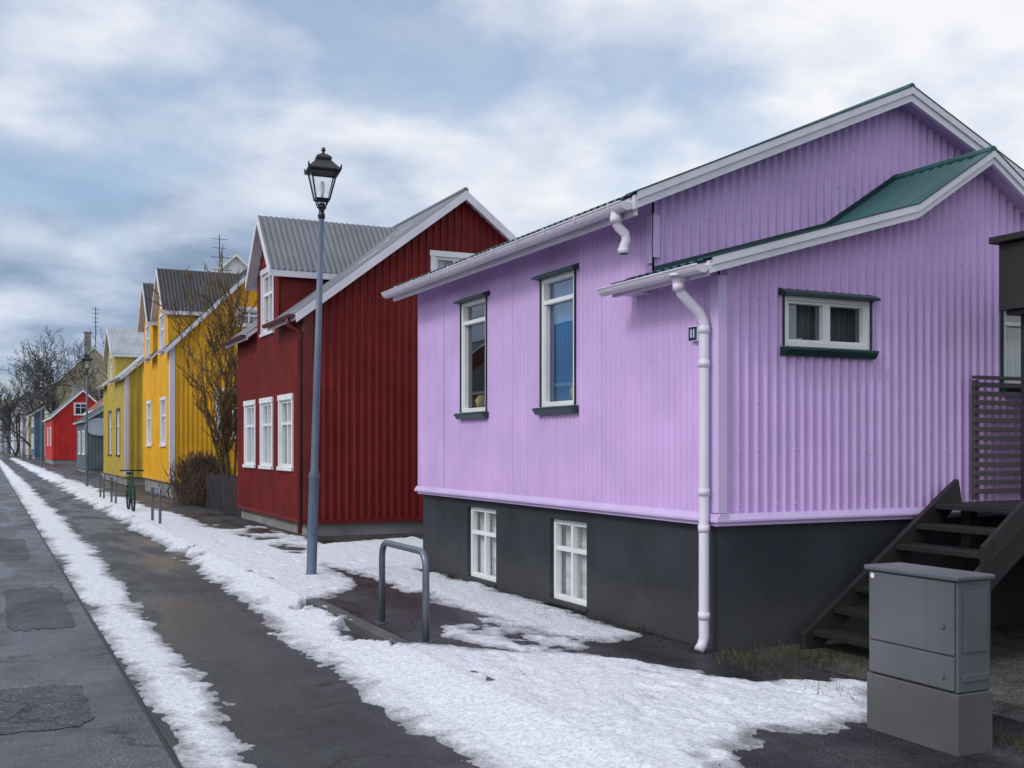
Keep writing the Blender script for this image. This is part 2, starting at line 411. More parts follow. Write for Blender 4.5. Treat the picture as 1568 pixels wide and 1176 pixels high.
def inop(a,z,ops): return any(o[0]-.1<a<o[1]+.1 and o[2]-.15<z<o[3]+.12 for o in ops)
z=TZ+.12; row=0
while z<5:
    a=XF+.098*.25
    while a<XB:
        if z<z_ext(a)-.2 and not inop(a,z,[EW,RW]): rivet(WN,round((a-.0245)/.098)*.098+.0245,AE,z)
        if z>3.6 and z<z_main(a)-.2 and z>z_ext(a)+.1: rivet(WM,round((a-.0245)/.098)*.098+.0245,AE,z)
        a+=.196
    a=YN+.05
    while a<YE:
        if z<(3.1 if a<YM else 3.8) and not inop(a,z,[W1,W2]): rivet(WF,round((a-.0225)/.09)*.09+.0225,AF,z,.009)
        a+=.18
    z+=.46 if row%2==0 else .40; row+=1
rv.obj('rivets',M_lilactrim,H)
fl=MB(); fl.box(XF-.030,XF-.018,YN-.045,YN+.07,TZ+.06,3.1); fl.box(XF-.018,XF+.06,YN-.046,YN-.032,TZ+.06,3.1)
fl.box(XF-.03,XF-.018,YM-.02,YM+.06,3.35,3.78); fl.box(XF-.018,XF+.05,YM-.046,YM-.032,3.4,3.78)
for y in (9.2,11.2,13.3): fl.box(XF-.0195,XF-.0165,y,y+.006,TZ+.06,3.78)
fl.obj('corner_flashing',M_lilactrim,H)
B1=(11.80,12.66,.05,.94); B2=(9.62,10.42,.05,.92)
fd=MB(); WFd=Wall('y',XF+.05)
ys=[YN+.05,B2[0],B2[1],B1[0],B1[1],YE-.03]
for k in range(5):
    if k in (1,3):
        bb=B2 if k==1 else B1
        fd.box(XF+.05,XF+.3,ys[k],ys[k+1],-.15,bb[2]); fd.box(XF+.05,XF+.3,ys[k],ys[k+1],bb[3],TZ-.005)
    else: fd.box(XF+.05,XF+.3,ys[k],ys[k+1],-.15,TZ-.005)
fd.box(XF+.3,XB-.05,YN+.05,YN+.3,-.15,TZ-.005)
fd.obj('foundation',M_found,H)
for bb,tg in ((B1,'_b1'),(B2,'_b2')):
    window(H,WFd,bb[0]+.005,bb[1]-.005,bb[2]+.01,bb[3]-.005,(.5,),(.36,),.05,curt=M_curt_w,rng=[(.0,.60),(.66,1.0)],deep=.12,out=-.045,tag=tg,cd=.06,wide=False)
    s=MB(); s.box(XF+.03,XF+.10,bb[0]-.02,bb[1]+.02,bb[2]-.03,bb[2]+.006); s.obj('basement_sill'+tg,M_found,H)
bt=MB()
bt.prism([(XF-.052,TZ-.015),(XF-.052,TZ+.005),(XF-.019,TZ+.055),(XF+.06,TZ+.055),(XF+.06,TZ-.015)],lambda p,t:(p[0],t,p[1]),YN-.058,YE+.04)
bt.prism([(YN-.060,TZ-.013),(YN-.060,TZ+.003),(YN-.034,TZ+.052),(YN+.06,TZ+.052),(YN+.06,TZ-.013)],lambda p,t:(t,p[0],p[1]),XF-.050,XB)
bt.obj('base_trim',M_lilactrim,H)
bt=MB(); bt.box(XF-.02,XF+.048,YN-.02,YE,TZ-.05,TZ-.017); bt.box(XF+.048,XB,YN-.02,YN+.048,TZ-.05,TZ-.017); bt.obj('base_trim_lower',M_lilactrim,H)
window(H,WF,*W1,(),(.19,),.05,curt=M_curt_w,rng=[(.20,.46),(1.22,1.5)],tag='_1',cd=.08) 
window(H,WF,*W2,(),(.19,),.05,curt=M_curt_b,rng=[(.40,1.12)],tag='_2',cd=.07)
window(H,WN,*EW,(.5,),(),.04,curt=M_curt_g,rng=[(0,1.5)],tag='_3',cd=.15)
window(H,WN,*RW,(),(.2,),.045,curt=M_curt_w,rng=[(0,1.5)],tag='_4')
cs=MB()
for w_,o in ((WF,W1),(WF,W2)):
    zt=o[3]-(o[3]-o[2])*.19-.028
    w_.box(cs,o[0]+.051,o[0]+.072,-.05,.004,o[2]+.051,zt); w_.box(cs,o[1]-.072,o[1]-.051,-.05,.004,o[2]+.051,zt)
for q0,q1 in ((EW[0]+.042,6.57-.019),(6.57+.019,EW[1]-.042)):
    for a,b_ in ((q0,q0+.02),(q1-.02,q1)): WN.box(cs,a,b_,-.05,.004,EW[2]+.042,EW[3]-.042)
    WN.box(cs,q0+.02,q1-.02,-.05,.002,EW[3]-.062,EW[3]-.042); WN.box(cs,q0+.02,q1-.02,-.05,.002,EW[2]+.042,EW[2]+.062)
cs.obj('casements',M_white,H,bevel=.002)
gb=MB()
for w_,o,e in ((WF,W1,.07),(WF,W2,.08),(WN,EW,.05),(WN,RW,.05)):
    f_=lambda p,t:w_.p(t,p[0],p[1])
    gb.prism([(-.0,o[3]+.0),(.10,o[3]+.0),(.10,o[3]+.022),(.0,o[3]+.065)],f_,o[0]-e,o[1]+e)
    gb.prism([(.0,o[2]-.085),(.06,o[2]-.085),(.10,o[2]-.035),(.10,o[2]-.012),(.0,o[2]-.002)],f_,o[0]-e+.02,o[1]+e-.02)
    for a,b_ in ((o[0]-.016,o[0]-.001),(o[1]+.001,o[1]+.016)): w_.box(gb,a,b_,0,.034,o[2],o[3]-.001)
gb.obj('green_boards',M_green,H,bevel=.004)
it=MB(); it.lathe([(0,0),(.05,0),(.06,.12),(.03,.2),(.05,.26),(0,.27)],(XF+.10,9.93,2.17)); it.lathe([(0,0),(.07,0),(.09,.1),(.05,.16),(0,.16)],(XF+.12,12.35,2.17)); it.obj('sill_ornaments',M_roomwarm,H,smooth=True)
def profile(zf,x0,x1,ks):
    xs=[x0]+[k for k in ks if x0<k<x1]+[x1]; return [(x,zf(x)) for x in xs]
so=MB()
roofstrip(so,profile(z_main,5.14,XB+.28,[XR]),YM-.20,YE+.18,.07)
roofstrip(so,profile(z_ext,5.20,XB+.22,[XR-.93,XR,XR+.93]),YN-.20,YM+.0,.06)
so.box(5.2,XF-.001,YM+.002,YM+.28,3.08,3.14)
so.obj('soffit',M_lilactrim,H)
gr=MB()
def roofsheet(m,zf,xs,y0,y1):
    for a,b_ in zip(xs[:-1],xs[1:]):
        s_=(zf(b_)-zf(a))/(b_-a); sheet(m,(a,y0,zf(a)+.004),(a,y1,zf(a)+.004),(b_,y0,zf(b_)+.004),(b_,y1,zf(b_)+.004),Vector((-s_,0,1)).normalized(),.12,.022)
roofsheet(gr,z_main,[5.08,XR,XB+.3],YM-.24,YE+.2)
roofsheet(gr,z_ext,[5.14,XR-.93,XR,XR+.93,XB+.25],YN-.24,YM+.0)
gr.tube([(XR,YM-.25,z_main(XR)+.015),(XR,YE+.2,z_main(XR)+.015)],.045,8)
gr.tube([(XR,YN-.25,z_ext(XR)+.015),(XR,YM,z_ext(XR)+.015)],.045,8)
sheet(gr,(5.14,YM,z_ext(5.14)+.004),(5.14,YM+.29,z_ext(5.14)+.004),(XF,YM,z_ext(XF)+.004),(XF,YM+.29,z_ext(XF)+.004),(0,0,1),.09,.012)
def rake(m,zf,xs,y0,y1,up,dn):
    for a,b_ in zip(xs[:-1],xs[1:]):
        m.prism([(a,zf(a)+up),(b_,zf(b_)+up),(b_,zf(b_)-dn),(a,zf(a)-dn)],lambda p,t:(p[0],t,p[1]),y0,y1)
rake(gr,z_main,[5.06,XR,XB+.3],YM-.262,YM-.12,.034,-.022)
rake(gr,z_ext,[5.14,XR-.93,XR,XR+.93,XB+.25],YN-.262,YN-.12,.032,-.020)
gr.obj('roof_sheets',M_greenroof,H)
jf=MB(); rake(jf,z_ext,[XF,XR-.93,XR,XR+.93,XB],YM-.045,YM-.033,.07,-.0); jf.obj('junction_flashing',M_green,H)
rb=MB()
rake(rb,z_main,[5.08,XR,XB+.3],YM-.240,YM-.203,.0,.125)
rake(rb,z_main,[5.10,XR,XB+.3],YM-.258,YM-.2405,.018,.05)
rake(rb,z_ext,[5.16,XR-.93,XR,XR+.93,XB+.24],YN-.240,YN-.203,.0,.105)
rake(rb,z_ext,[5.18,XR-.93,XR,XR+.93,XB+.24],YN-.258,YN-.2405,.016,.045)
rb.box(5.105,5.138,YM-.2,YE+.18,3.72,3.885); rb.box(5.165,5.198,YN-.2,YM+.28,3.06,3.165)
rb.obj('rake_boards',M_whitetrim,H)
gt=MB(); gutter(gt,5.03,3.83,YM-.2,YE+.24,.072); gutter(gt,5.10,3.135,YN-.24,YM+.34,.062)
for y in np.arange(YM,YE+.2,.62): gt.tube([(5.11,y,3.86),(5.03,y,3.75),(4.955,y,3.80),(4.95,y,3.85)],.008,5)
gt.obj('gutters',M_gutter,H)
dp=MB()
px,py=5.33,7.42
dp.tube([(5.10,7.45,3.10),(5.10,7.45,3.02),(5.12,7.45,2.96),(5.20,7.44,2.88),(5.29,7.43,2.80),(px,py,2.72),(px,py,2.6),(px,py,.12),(px-.02,py,.06),(px-.06,py-.01,.02)],.043,14)
for z in (3.0,2.66,2.38,1.32,1.02,.3): dp.tube([(px if z<2.9 else 5.10,py if z<2.9 else 7.45,z-.03),(px if z<2.9 else 5.10,py if z<2.9 else 7.45,z+.03)],.049,14)
dp.lathe([(.075,0),(.075,.02),(.05,-.06)][::-1],(5.10,7.45,3.09),14)
dp.tube([(5.03,8.32,3.78),(5.03,8.32,3.70),(5.05,8.32,3.65),(5.12,8.31,3.59),(5.13,8.31,3.53),(5.10,8.31,3.46),(5.10,8.31,3.41)],[.05,.045,.043,.043,.043,.043,.043],14)
dp.tube([(5.03,8.32,3.68),(5.03,8.32,3.74)],.055,14); dp.tube([(5.10,8.31,3.41),(5.10,8.31,3.46)],.05,14)
dp.obj('downpipes',M_gutter,H,smooth=True)
ns=MB(); ns.box(XF-.045,XF-.02,7.575,7.705,2.585,2.715); ns.obj('house_number_rim',M_white,H,bevel=.003)
ns=MB(); ns.box(XF-.050,XF-.046,7.583,7.697,2.593,2.707); ns.obj('house_number_plate',M_plate,H)
lt=MB(); lt.box(XF-.055,XF-.0505,7.612,7.624,2.615,2.685); lt.box(XF-.055,XF-.0505,7.650,7.662,2.615,2.685); lt.obj('house_number_digits',M_white,H)

# ================================================================== entrance stair
S=empty('wooden_entrance_stair')
st=MB(); x0,x1,zt=6.22,7.86,1.20
for y0,y1 in ((7.17,7.225),(6.10,6.16)):
    st.prism([(x0-.05,.0),(x0+.14,.0),(x1+.14,zt),(x1+.10,zt+.20),(x1-.02,zt+.12),(x0-.05,.12)],lambda p,t:(p[0],t,p[1]),y0,y1)
nT=7
for i in range(nT):
    z=zt*(i+1)/(nT)-.02; x=x0+(x1-x0)*(i+.35)/nT
    st.box(x-.05,x+.25,6.163,7.167,z-.045,z)
st.box(x1-.02,10.6,6.165,7.225,zt-.06,zt-.01)
st.box(x1-.0,10.6,6.10,6.162,zt-.22,zt-.005)
for x in (x1+.15,9.0,10.4):
    for y in (6.2,7.1): st.box(x-.05,x+.05,y-.05,y+.05,-.1,zt-.062)
for i in range(16):
    x=x1+.22+i*.16
    st.box(x,x+.148,6.125,6.155,-.1,zt-.225)
st.obj('stair_structure',M_wood,S,bevel=.004)
sc=MB(); 
for i in range(13):
    z=zt+.06+i*.082; sc.box(8.20,9.9,7.195,7.22,z,z+.045)
sc.box(8.20,9.9,7.17,7.24,zt+1.12,zt+1.15)
for x in (8.22,9.0,9.8): sc.box(x,x+.05,7.221,7.26,zt,zt+1.11)
sc.obj('slat_screen',M_woodlight,S,bevel=.003)
P=empty('porch_canopy'); pm=MB()
pm.box(7.60,7.70,6.12,6.22,1.2,2.76); pm.box(7.42,9.8,6.05,6.28,2.80,3.34); pm.box(7.36,9.85,6.0,6.33,3.345,3.40); pm.box(7.46,9.8,6.09,6.24,2.762,2.798)
pm.obj('canopy_frame',M_wood,P,bevel=.006)
hb=MB()
hb.prism([(6.95,.92),(7.75,1.52),(7.75,1.36),(6.95,.76)],lambda p,t:(p[0],t,p[1]),6.02,6.06); hb.box(7.0,7.08,6.061,6.097,.1,.86); hb.obj('hand_rail',M_wood,S,bevel=.004)

# ================================================================== utility cabinet
C=empty('utility_cabinet')
c=MB(); c.box(4.80,5.05,4.33,5.00,.34,.955); c.obj('body',M_cab,C,bevel=.006)
c=MB(); c.box(4.775,5.07,4.31,5.02,.957,.985); c.obj('lid',M_cab,C,bevel=.008)
c=MB(); c.box(4.786,4.799,4.345,4.985,.545,.945); c.box(4.786,4.799,4.345,4.985,.35,.535); c.obj('doors',M_cab,C,bevel=.004)
c=MB(); c.box(4.79,5.06,4.32,5.01,-.02,.335); c.obj('plinth',M_cabbase,C,bevel=.008)
c=MB(); c.box(4.83,5.03,4.321,4.329,.40,.44); c.box(4.84,5.02,4.322,4.329,.56,.90); c.obj('side_vent_panel',M_cab,C,bevel=.003)
c=MB()
c.add([(4.7835,4.955+.016*math.cos(a),.925+.016*math.sin(a)) for a in np.linspace(0,2*math.pi,20,endpoint=False)],[tuple(range(20))]); c.obj('sticker',M_white,C)
c=MB(); c.tube([(4.785,4.42,.70),(4.775,4.42,.70)],.014,12); c.tube([(4.785,4.42,.42),(4.775,4.42,.42)],.012,12); c.obj('locks',M_galv,C,smooth=False)

# ================================================================== bike racks
def hoop(name,x,y0,y1,h=.78):
    m=MB(); R=.14; pts=[(x,y0,-.05),(x,y0,h-R)]
    for i in range(1,7):
        a=math.pi/2*i/6; pts.append((x,y0+R-R*math.cos(a),h-R+R*math.sin(a)))
    for i in range(0,7):
        a=math.pi/2*(1-i/6); pts.append((x,y1-R+R*math.cos(a),h-R+R*math.sin(a)))
    pts.append((x,y1,-.05)); m.tube(pts,.031,14)
    e=empty(name); m.obj('hoop',M_galv,e,smooth=True)
    f=MB(); 
    for y in (y0,y1): f.tube([(x,y,-.01),(x,y,.012)],.06,14)
    f.obj('base_plates',M_galv,e)
hoop('bike_rack',3.42,8.82,9.98)
hoop('bike_rack',3.38,24.6,25.8)
hoop('bike_rack',3.38,33.6,34.8)
hoop('bike_rack',3.38,37.2,38.4)

# ================================================================== bicycle
BK=empty('bicycle')
def torus(m,c,R,r,n=28,k=6):
    o=len(m.v)
    for i in range(n):
        a=2*math.pi*i/n
        for j in range(k):
            b_=2*math.pi*j/k; m.v.append((c[0]+r*math.sin(b_),c[1]+(R+r*math.cos(b_))*math.cos(a),c[2]+(R+r*math.cos(b_))*math.sin(a)))
    for i in range(n):
        for j in range(k):
            m.f.append((o+i*k+j,o+i*k+(j+1)%k,o+((i+1)%n)*k+(j+1)%k,o+((i+1)%n)*k+j))
bx,by=3.40,29.6
m=MB(); torus(m,(bx,by,.34),.33,.026); torus(m,(bx,by+1.05,.34),.33,.026); m.box(bx-.07,bx+.07,by+.64,by+.92,.95,1.01); m.tube([(bx-.30,by+.30,1.06),(bx-.05,by+.22,1.07),(bx+.05,by+.22,1.07),(bx+.30,by+.30,1.06)],.018,8); m.obj('wheels_saddle_bars',M_rubber,BK)
m=MB(); 
q={'bb':(bx,by+.62,.3),'st':(bx,by+.76,.92),'hd':(bx,by+.24,.8),'h2':(bx,by+.2,.62),'rw':(bx,by+1.05,.34),'fw':(bx,by,.34),'hb':(bx,by+.22,1.05),'sl':(bx,by+.73,.75)}
for a,b_ in (('bb','st'),('bb','h2'),('hd','sl'),('bb','rw'),('sl','rw'),('h2','fw'),('h2','hb')): m.tube([q[a],q[b_]],.022,8)
m.obj('frame',M_bike,BK)
m=MB()
for cy in (by,by+1.05):
    for i in range(14):
        a=2*math.pi*i/14; m.tube([(bx,cy,.34),(bx,cy+.32*math.cos(a),.34+.32*math.sin(a))],.0025,3,False)
m.obj('spokes',M_galv,BK)

# ================================================================== street lamps
def lamp(name,x,y,tilt=0,rz=0):
    E=empty(name)
    p=MB(); p.lathe([(0,-.05),(.075,-.05),(.075,.02),(.068,.04),(.066,1.25),(.072,1.28),(.072,1.33),(.05,1.38),(.046,2.5),(.036,4.72),(.0,4.72)],(0,0,0),20)
    p.obj('post',M_post,E,smooth=True)
    d=MB(); d.box(-.03,.03,-.074,-.066,.55,.95); d.obj('hatch',M_post,E,bevel=.004)
    b_=MB()
    b_.lathe([(0,4.70),(.045,4.70),(.05,4.74),(.035,4.78),(.04,4.82),(.065,4.84),(.05,4.88),(.035,4.90),(0,4.9)],(0,0,0),16)
    b_.lathe([(.0,4.925),(.095,4.925),(.10,4.945),(.0,4.95)],(0,0,0),4,math.pi/4)
    r0,r1=.125,.235
    for k in range(4):
        a=math.pi/2*k+math.pi/4; b_.tube([(.03*math.cos(a),.03*math.sin(a),4.85),(.08*math.cos(a),.08*math.sin(a),4.87),(.105*math.cos(a),.105*math.sin(a),4.94)],.009,6)
        b_.tube([(r0*math.cos(a),r0*math.sin(a),4.94),(r1*math.cos(a),r1*math.sin(a),5.30)],.011,6)
        a2=a+math.pi/2
        for r_,z_ in ((r0,4.945),(r1,5.30)):
            b_.tube([(r_*math.cos(a),r_*math.sin(a),z_),(r_*math.cos(a2),r_*math.sin(a2),z_)],.012,6)
    b_.lathe([(.0,5.304),(.30,5.305),(.305,5.325),(.245,5.37),(.155,5.44),(.135,5.455),(.145,5.475),(.14,5.50),(.095,5.53),(.05,5.55),(0,5.555)],(0,0,0),4,math.pi/4)
    b_.lathe([(0,5.54),(.022,5.55),(.018,5.58),(.032,5.60),(.022,5.63),(0,5.645)],(0,0,0),10)
    for k in range(4):
        a=math.pi/2*k+math.pi/4; b_.tube([(.29*math.cos(a),.29*math.sin(a),5.33),(.30*math.cos(a),.30*math.sin(a),5.385)],[.018,.006],6)
    b_.obj('lantern_frame',M_black,E)
    g=MB()
    for k in range(4):
        a=math.pi/2*k+math.pi/4; a2=a+math.pi/2
        g.add([(.12*math.cos(a),.12*math.sin(a),4.95),(.12*math.cos(a2),.12*math.sin(a2),4.95),(.23*math.cos(a2),.23*math.sin(a2),5.295),(.23*math.cos(a),.23*math.sin(a),5.295)],[(0,1,2,3)])
    g.obj('lantern_glass',M_lampglass,E)
    k=MB(); k.lathe([(0,4.95),(.02,4.95),(.02,5.02),(.03,5.06),(.03,5.14),(.02,5.18),(0,5.19)],(0,0,0),12); k.obj('bulb',M_white,E,smooth=True)
    E.location=(x,y,0); E.rotation_euler=(0,tilt,rz); return E
lamp('street_lamp',3.84,14.05,rad(1.6),rad(-8))
lamp('street_lamp',3.78,49.0,0)
lamp('street_lamp',3.8,92.0,0)
lamp('street_lamp',3.8,140.0,0)

# ================================================================== houses down the street
gable_house('red_house',5.40,20.1,26.2,6.3,4.35,6.75,M_red,M_roofgrey,trim=M_whitetrim,found=M_conc,fz=.28,
  fwin=[(24.34,25.30,1.28,2.62),(22.74,23.68,1.28,2.62),(21.06,22.02,1.28,2.62)],
  gwin=[(7.98,8.82,4.55,5.45)],dormers=[(23.1,.98,5.45,6.55,.95,4.12,5.38)],pitch=.15,amp=.04,ov=.24,pipe='red',casem=M_redtrim)
sn=MB(); rn=random.Random(4)
for k in range(9):
    t=.35+rn.random()*.4; x=5.4+3.15*t; y=20.2+rn.random()*1.3; z=4.35+2.4*t+.035
    n=9; pts=[]
    for i in range(n):
        a=2*math.pi*i/n; rr=.18*(.5+rn.random()*.7); dx=rr*math.cos(a)*.8; pts.append((x+dx,y+rr*1.3*math.sin(a),z+dx*.762))
    sn.add(pts+[(x,y,z+.03)],[(i,(i+1)%n,n) for i in range(n)])
sn.obj('roof_snow_patch',M_snow,bpy.data.objects['red_house'],smooth=True)
gable_house('orange_house',5.40,36.8,43.7,5.8,5.05,7.9,M_orange,M_roofdark,trim=M_whitetrim,fz=.55,
  fwin=[(41.3,42.4,1.75,3.25),(37.75,38.85,1.75,3.25)],gwin=[(7.6,8.25,5.75,6.25),(6.9,7.9,2.0,3.5)],
  dormers=[(38.5,1.15,6.35,7.7,1.0,4.9,6.1),(42.2,1.15,6.35,7.7,1.0,4.9,6.1)],pitch=.15,amp=.035)
gable_house('yellow_house',5.40,49.6,59.2,6.0,4.9,7.7,M_yellow,M_rooflight,fz=.4,trim=M_whitetrim,wtrim=M_roofdark,
  fwin=[(51.6,52.9,1.3,3.3),(55.2,56.5,1.3,3.3)],dormers=[(55.4,1.7,6.1,7.35,1.2,4.7,5.9)],pitch=.25,amp=.05)
gable_house('grey_house',5.6,72.5,81,6.5,3.45,5.6,M_teal,M_roofdark,fz=.3,trim=M_lgrey,fwin=[(74,75.3,1.2,2.6),(77.5,78.8,1.2,2.6)],pitch=.2,amp=.02,det=False)
gable_house('white_house',7.4,86,96,7,4.6,7.6,M_lgrey,M_rust,fz=.3,pitch=.25,amp=.01,det=False,gwin=[(9.2,10.2,4.8,6)],chim=(10.9,88,.8))
gable_house('bright_red_house',5.4,108,122,5.2,4.5,6.9,M_brightred,M_roofgrey,fz=.5,fwin=[(110,111.5,1.8,3.4),(115,116.5,1.8,3.4)],gwin=[(7.3,8.3,4.6,5.6)],pitch=.25,amp=.02,det=False,chim=(8,116,.7))
gable_house('green_roofed_house',6.4,128,146,8.4,8.3,12.6,M_cream,M_roofgreen2,fz=.5,fwin=[(131,132.5,5,7),(136,137.5,5,7),(141,142.5,5,7)],gwin=[(8.4,9.5,6,8),(11.2,12.3,6,8)],pitch=.4,amp=.01,det=False,chim=(10.2,131,1.8))
rowc=[('blue_house',5.4,150,161,M_blue,M_roofgrey,6,8.6),('cream_house',5.2,165,178,M_cream,M_roofgreen2,6.5,9.5),
 ('grey_house',5.0,182,200,M_lgrey,M_roofdark,8,11.5),('teal_house',4.9,204,224,M_teal,M_rust,7.5,11),('white_house',4.6,229,255,M_white,M_roofgrey,9,12.5),
 ('blue_house',4.0,262,300,M_blue,M_roofdark,10,14),('grey_house',3.4,308,350,M_lgrey,M_roofdark,11,15)]
for i,(n,x,a,b_,w_,r_,e_,rg) in enumerate(rowc):
    fw=[]; 
    for k in range(3):
        y=a+(b_-a)*(k+.6)/3.4; fw+= [(y,y+1.6,1.4,3.2)]
        if e_>5.5: fw.append((y,y+1.6,4.2,5.7))
    gable_house(n,x,a,b_,8,e_,rg,w_,r_,fz=.5,fwin=fw,gwin=[(x+2,x+3.2,e_-1,e_+.5)],pitch=.5,amp=.01,det=False,chim=(x+4,a+3,.9))
gable_house('street_end_house',-14,380,395,30,9,14,M_lgrey,M_roofdark,fz=.5,pitch=.6,amp=.01,det=False)
gable_house('white_gabled_house',9.4,62,70,6.4,9.6,12.5,M_white,M_rooflight,fz=.5,pitch=.3,amp=.01,det=False,gwin=[(11.8,13,10,11)])
def opp(name,Y0,Y1,eave,ridge,wall,roof):
    E=gable_house(name,0,0,Y1-Y0,7,eave,ridge,wall,roof,fz=.4,fwin=[(y,y+1,1.3,2.8) for y in np.arange(1,Y1-Y0-1.5,2.3)],pitch=.3,amp=.01,det=False,curt=None)
    E.rotation_euler=(0,0,math.pi); E.location=(-8.2,Y1,0)
opp('green_house',6,16,3.8,6.4,M_teal,M_roofdark); opp('blue_house',20,30,4.2,6.8,M_blue,M_roofdark); opp('cream_house',34,46,4.2,7,M_cream,M_roofdark); opp('red_house',50,64,4.5,7,M_redtrim,M_roofgrey)

sg=empty('shop_sign'); k=MB(); k.lathe([(0,0),(.9,0),(.9,.06),(0,.06)],(0,0,0),24); o=k.obj('sign_disc',M_sign,sg); o.scale=(1,.62,1); sg.rotation_euler=(rad(90),0,0); sg.location=(6.35,72.35,2.9)
def antenna(x,y,z0,z1,n=3,r=.035):
    e=empty('roof_antenna'); m=MB(); m.tube([(x,y,z0),(x,y,z1)],r,6)
    for i in range(n): 
        z=z1-.25-.5*i; m.tube([(x-.45+.06*i,y,z),(x+.45-.06*i,y,z)],r*.6,5)
    m.obj('mast',M_black,e)
antenna(11.2,133,12,17.6,5,.045); antenna(8.6,45.0,7,9.6,2,.022); antenna(11.8,62.5,11,13.6,2,.025); antenna(7.2,171,9,12.5,3,.04)

# ================================================================== trees
def grow(m,p,d,L,r,lvl,rng,P):
    n=P['seg']; pts=[p.copy()]; rs=[r]; d=d.normalized(); kids=[]
    for i in range(n):
        d=(d+Vector((rng.gauss(0,1),rng.gauss(0,1),rng.gauss(0,1)))*P['wob']+Vector((0,0,P['up']))).normalized()
        p=p+d*(L/n); pts.append(p.copy()); rs.append(max(P['rmin'],r*(1-.75*(i+1)/n)))
        if lvl<P['lv'] and i>=(0 if lvl else P.get('bare',1)):
            for _ in range(P['kids'][lvl]):
                kids.append((p.copy(),d.copy(),rs[-1]))
    m.tube(pts,rs,6 if lvl<1 else (4 if lvl<2 else 3),False)
    for kp,kd,kr in kids:
        ax=kd.orthogonal().normalized(); a=rng.uniform(0,2*math.pi)
        side=(ax*math.cos(a)+kd.cross(ax)*math.sin(a))
        nd=(kd*math.cos(P['ang'])+side*math.sin(P['ang'])).normalized()
        grow(m,kp,nd,L*P['lr']*rng.uniform(.65,1.15),max(P['rmin'],kr*.6),lvl+1,rng,P)
def tree(name,base,stems,mat,P,seed):
    rng=random.Random(seed); m=MB()
    for d,L,r in stems: grow(m,Vector(base),Vector(d),L,r,0,rng,P)
    return m.obj(name,mat,None)
tree('bare_tree',(6.25,31.2,-.05),[((-.20,.22,1),5.0,.06),((-.08,.05,1),5.5,.07),((-.30,.30,1),4.6,.05),((.06,-.05,1),4.7,.045),((-.24,.05,1),5.0,.05),((-.14,.30,1),4.8,.045)],M_twig,
     dict(seg=7,wob=.085,up=.07,rmin=.009,lv=3,kids=[2,1,1],ang=.55,lr=.34,bare=1),3)
PB=dict(seg=5,wob=.15,up=.06,rmin=.022,lv=4,kids=[2,1,1,1],ang=.72,lr=.56,bare=1)
tree('bare_tree',(6.9,160,-.1),[((0,0,1),9.5,.28),((-.5,.1,1),8.5,.2),((.45,0,1),8,.2)],M_bark,PB,11)
tree('bare_tree',(7.6,125,-.1),[((0,0,1),9,.22),((-.35,0,1),8,.16)],M_bark,PB,12)
tree('bare_tree',(13.0,126,-.1),[((0,0,1),9,.22),((.35,0,1),8,.16)],M_bark,PB,13)
tree('bare_tree',(4.4,201.8,-.1),[((0,0,1),8,.2),((-.25,0,1),7,.15)],M_bark,PB,14)

rng=random.Random(7); m=MB()
for i in range(2600):
    cx,cy=5.75+rng.gauss(0,.32),33.1+rng.uniform(-1.9,1.9)
    top=1.45*(1-((cx-5.75)/1.1)**2*.5)*(1-abs((cy-33.1)/2.1)**4*.5)
    z=rng.uniform(.0,1)*top*.85
    d=Vector((rng.gauss(0,.35),rng.gauss(0,.35),1)).normalized(); L=rng.uniform(.2,.5)
    p=Vector((cx,cy,z)); m.tube([p,p+d*L*.5+Vector((rng.gauss(0,.03),0,0)),p+d*L],[.012,.009,.006],3,False)
m.obj('hedge',M_hedge)
F=empty('picket_fence'); m=MB(); y=26.6; rng=random.Random(5)
while y<31.0:
    m.box(5.50,5.53,y,y+.07,.0,.95+rng.uniform(-.05,.05)); y+=.19
m.box(5.535,5.575,26.5,31.0,.25,.33); m.box(5.535,5.575,26.5,31.0,.7,.78); m.obj('pickets',M_woodlight,F)
m=MB(); rng=random.Random(9)
for cx,cy,n,s_ in ((5.35,13.0,60,.25),(5.45,7.05,90,.3),(5.9,6.95,120,.35),(5.38,8.6,40,.2),(5.3,6.7,80,.25),(5.2,5.9,40,.25),(5.25,4.5,220,.22),(6.0,6.4,120,.4),(5.4,19.0,60,.6),(5.3,9.3,30,.5)):
    for i in range(n):
        x,y=cx+rng.gauss(0,s_*.35),cy+rng.gauss(0,s_); x=x if (cx>5.45 and cy<7.2) or cx>5.39 else min(x,5.45)
        h=rng.uniform(.03,.10); a=rng.uniform(0,6.28); lx,ly=math.cos(a)*h*.6,math.sin(a)*h*.6
        m.add([(x-.004,y,0),(x+.004,y,0),(x+lx,y+ly,h)],[(0,1,2)])
m.obj('grass_tufts',M_grass)
m=MB(); rng=random.Random(19)
for i in range(420):
    t=rng.random()
    if t<.4: x,y,z=rng.uniform(3.36,5.4),rng.uniform(4,14),.004
    elif t<.7: x,y,z=5.4-abs(rng.gauss(0,.1)),rng.uniform(7.4,14),.006
    else: x,y,z=rng.uniform(5.1,6.4),rng.uniform(4,7.2),.006
    a=rng.uniform(0,6.28); s_=rng.uniform(.008,.022); c_,s2=math.cos(a)*s_,math.sin(a)*s_
    m.add([(x+c_,y+s2,z),(x-s2*.5,y+c_*.5,z+rng.uniform(0,.012)),(x-c_,y-s2,z+.004),(x+s2*.5,y-c_*.5,z+rng.uniform(0,.01))],[(0,1,2,3)])
m.obj('leaf_litter',M_leaf)

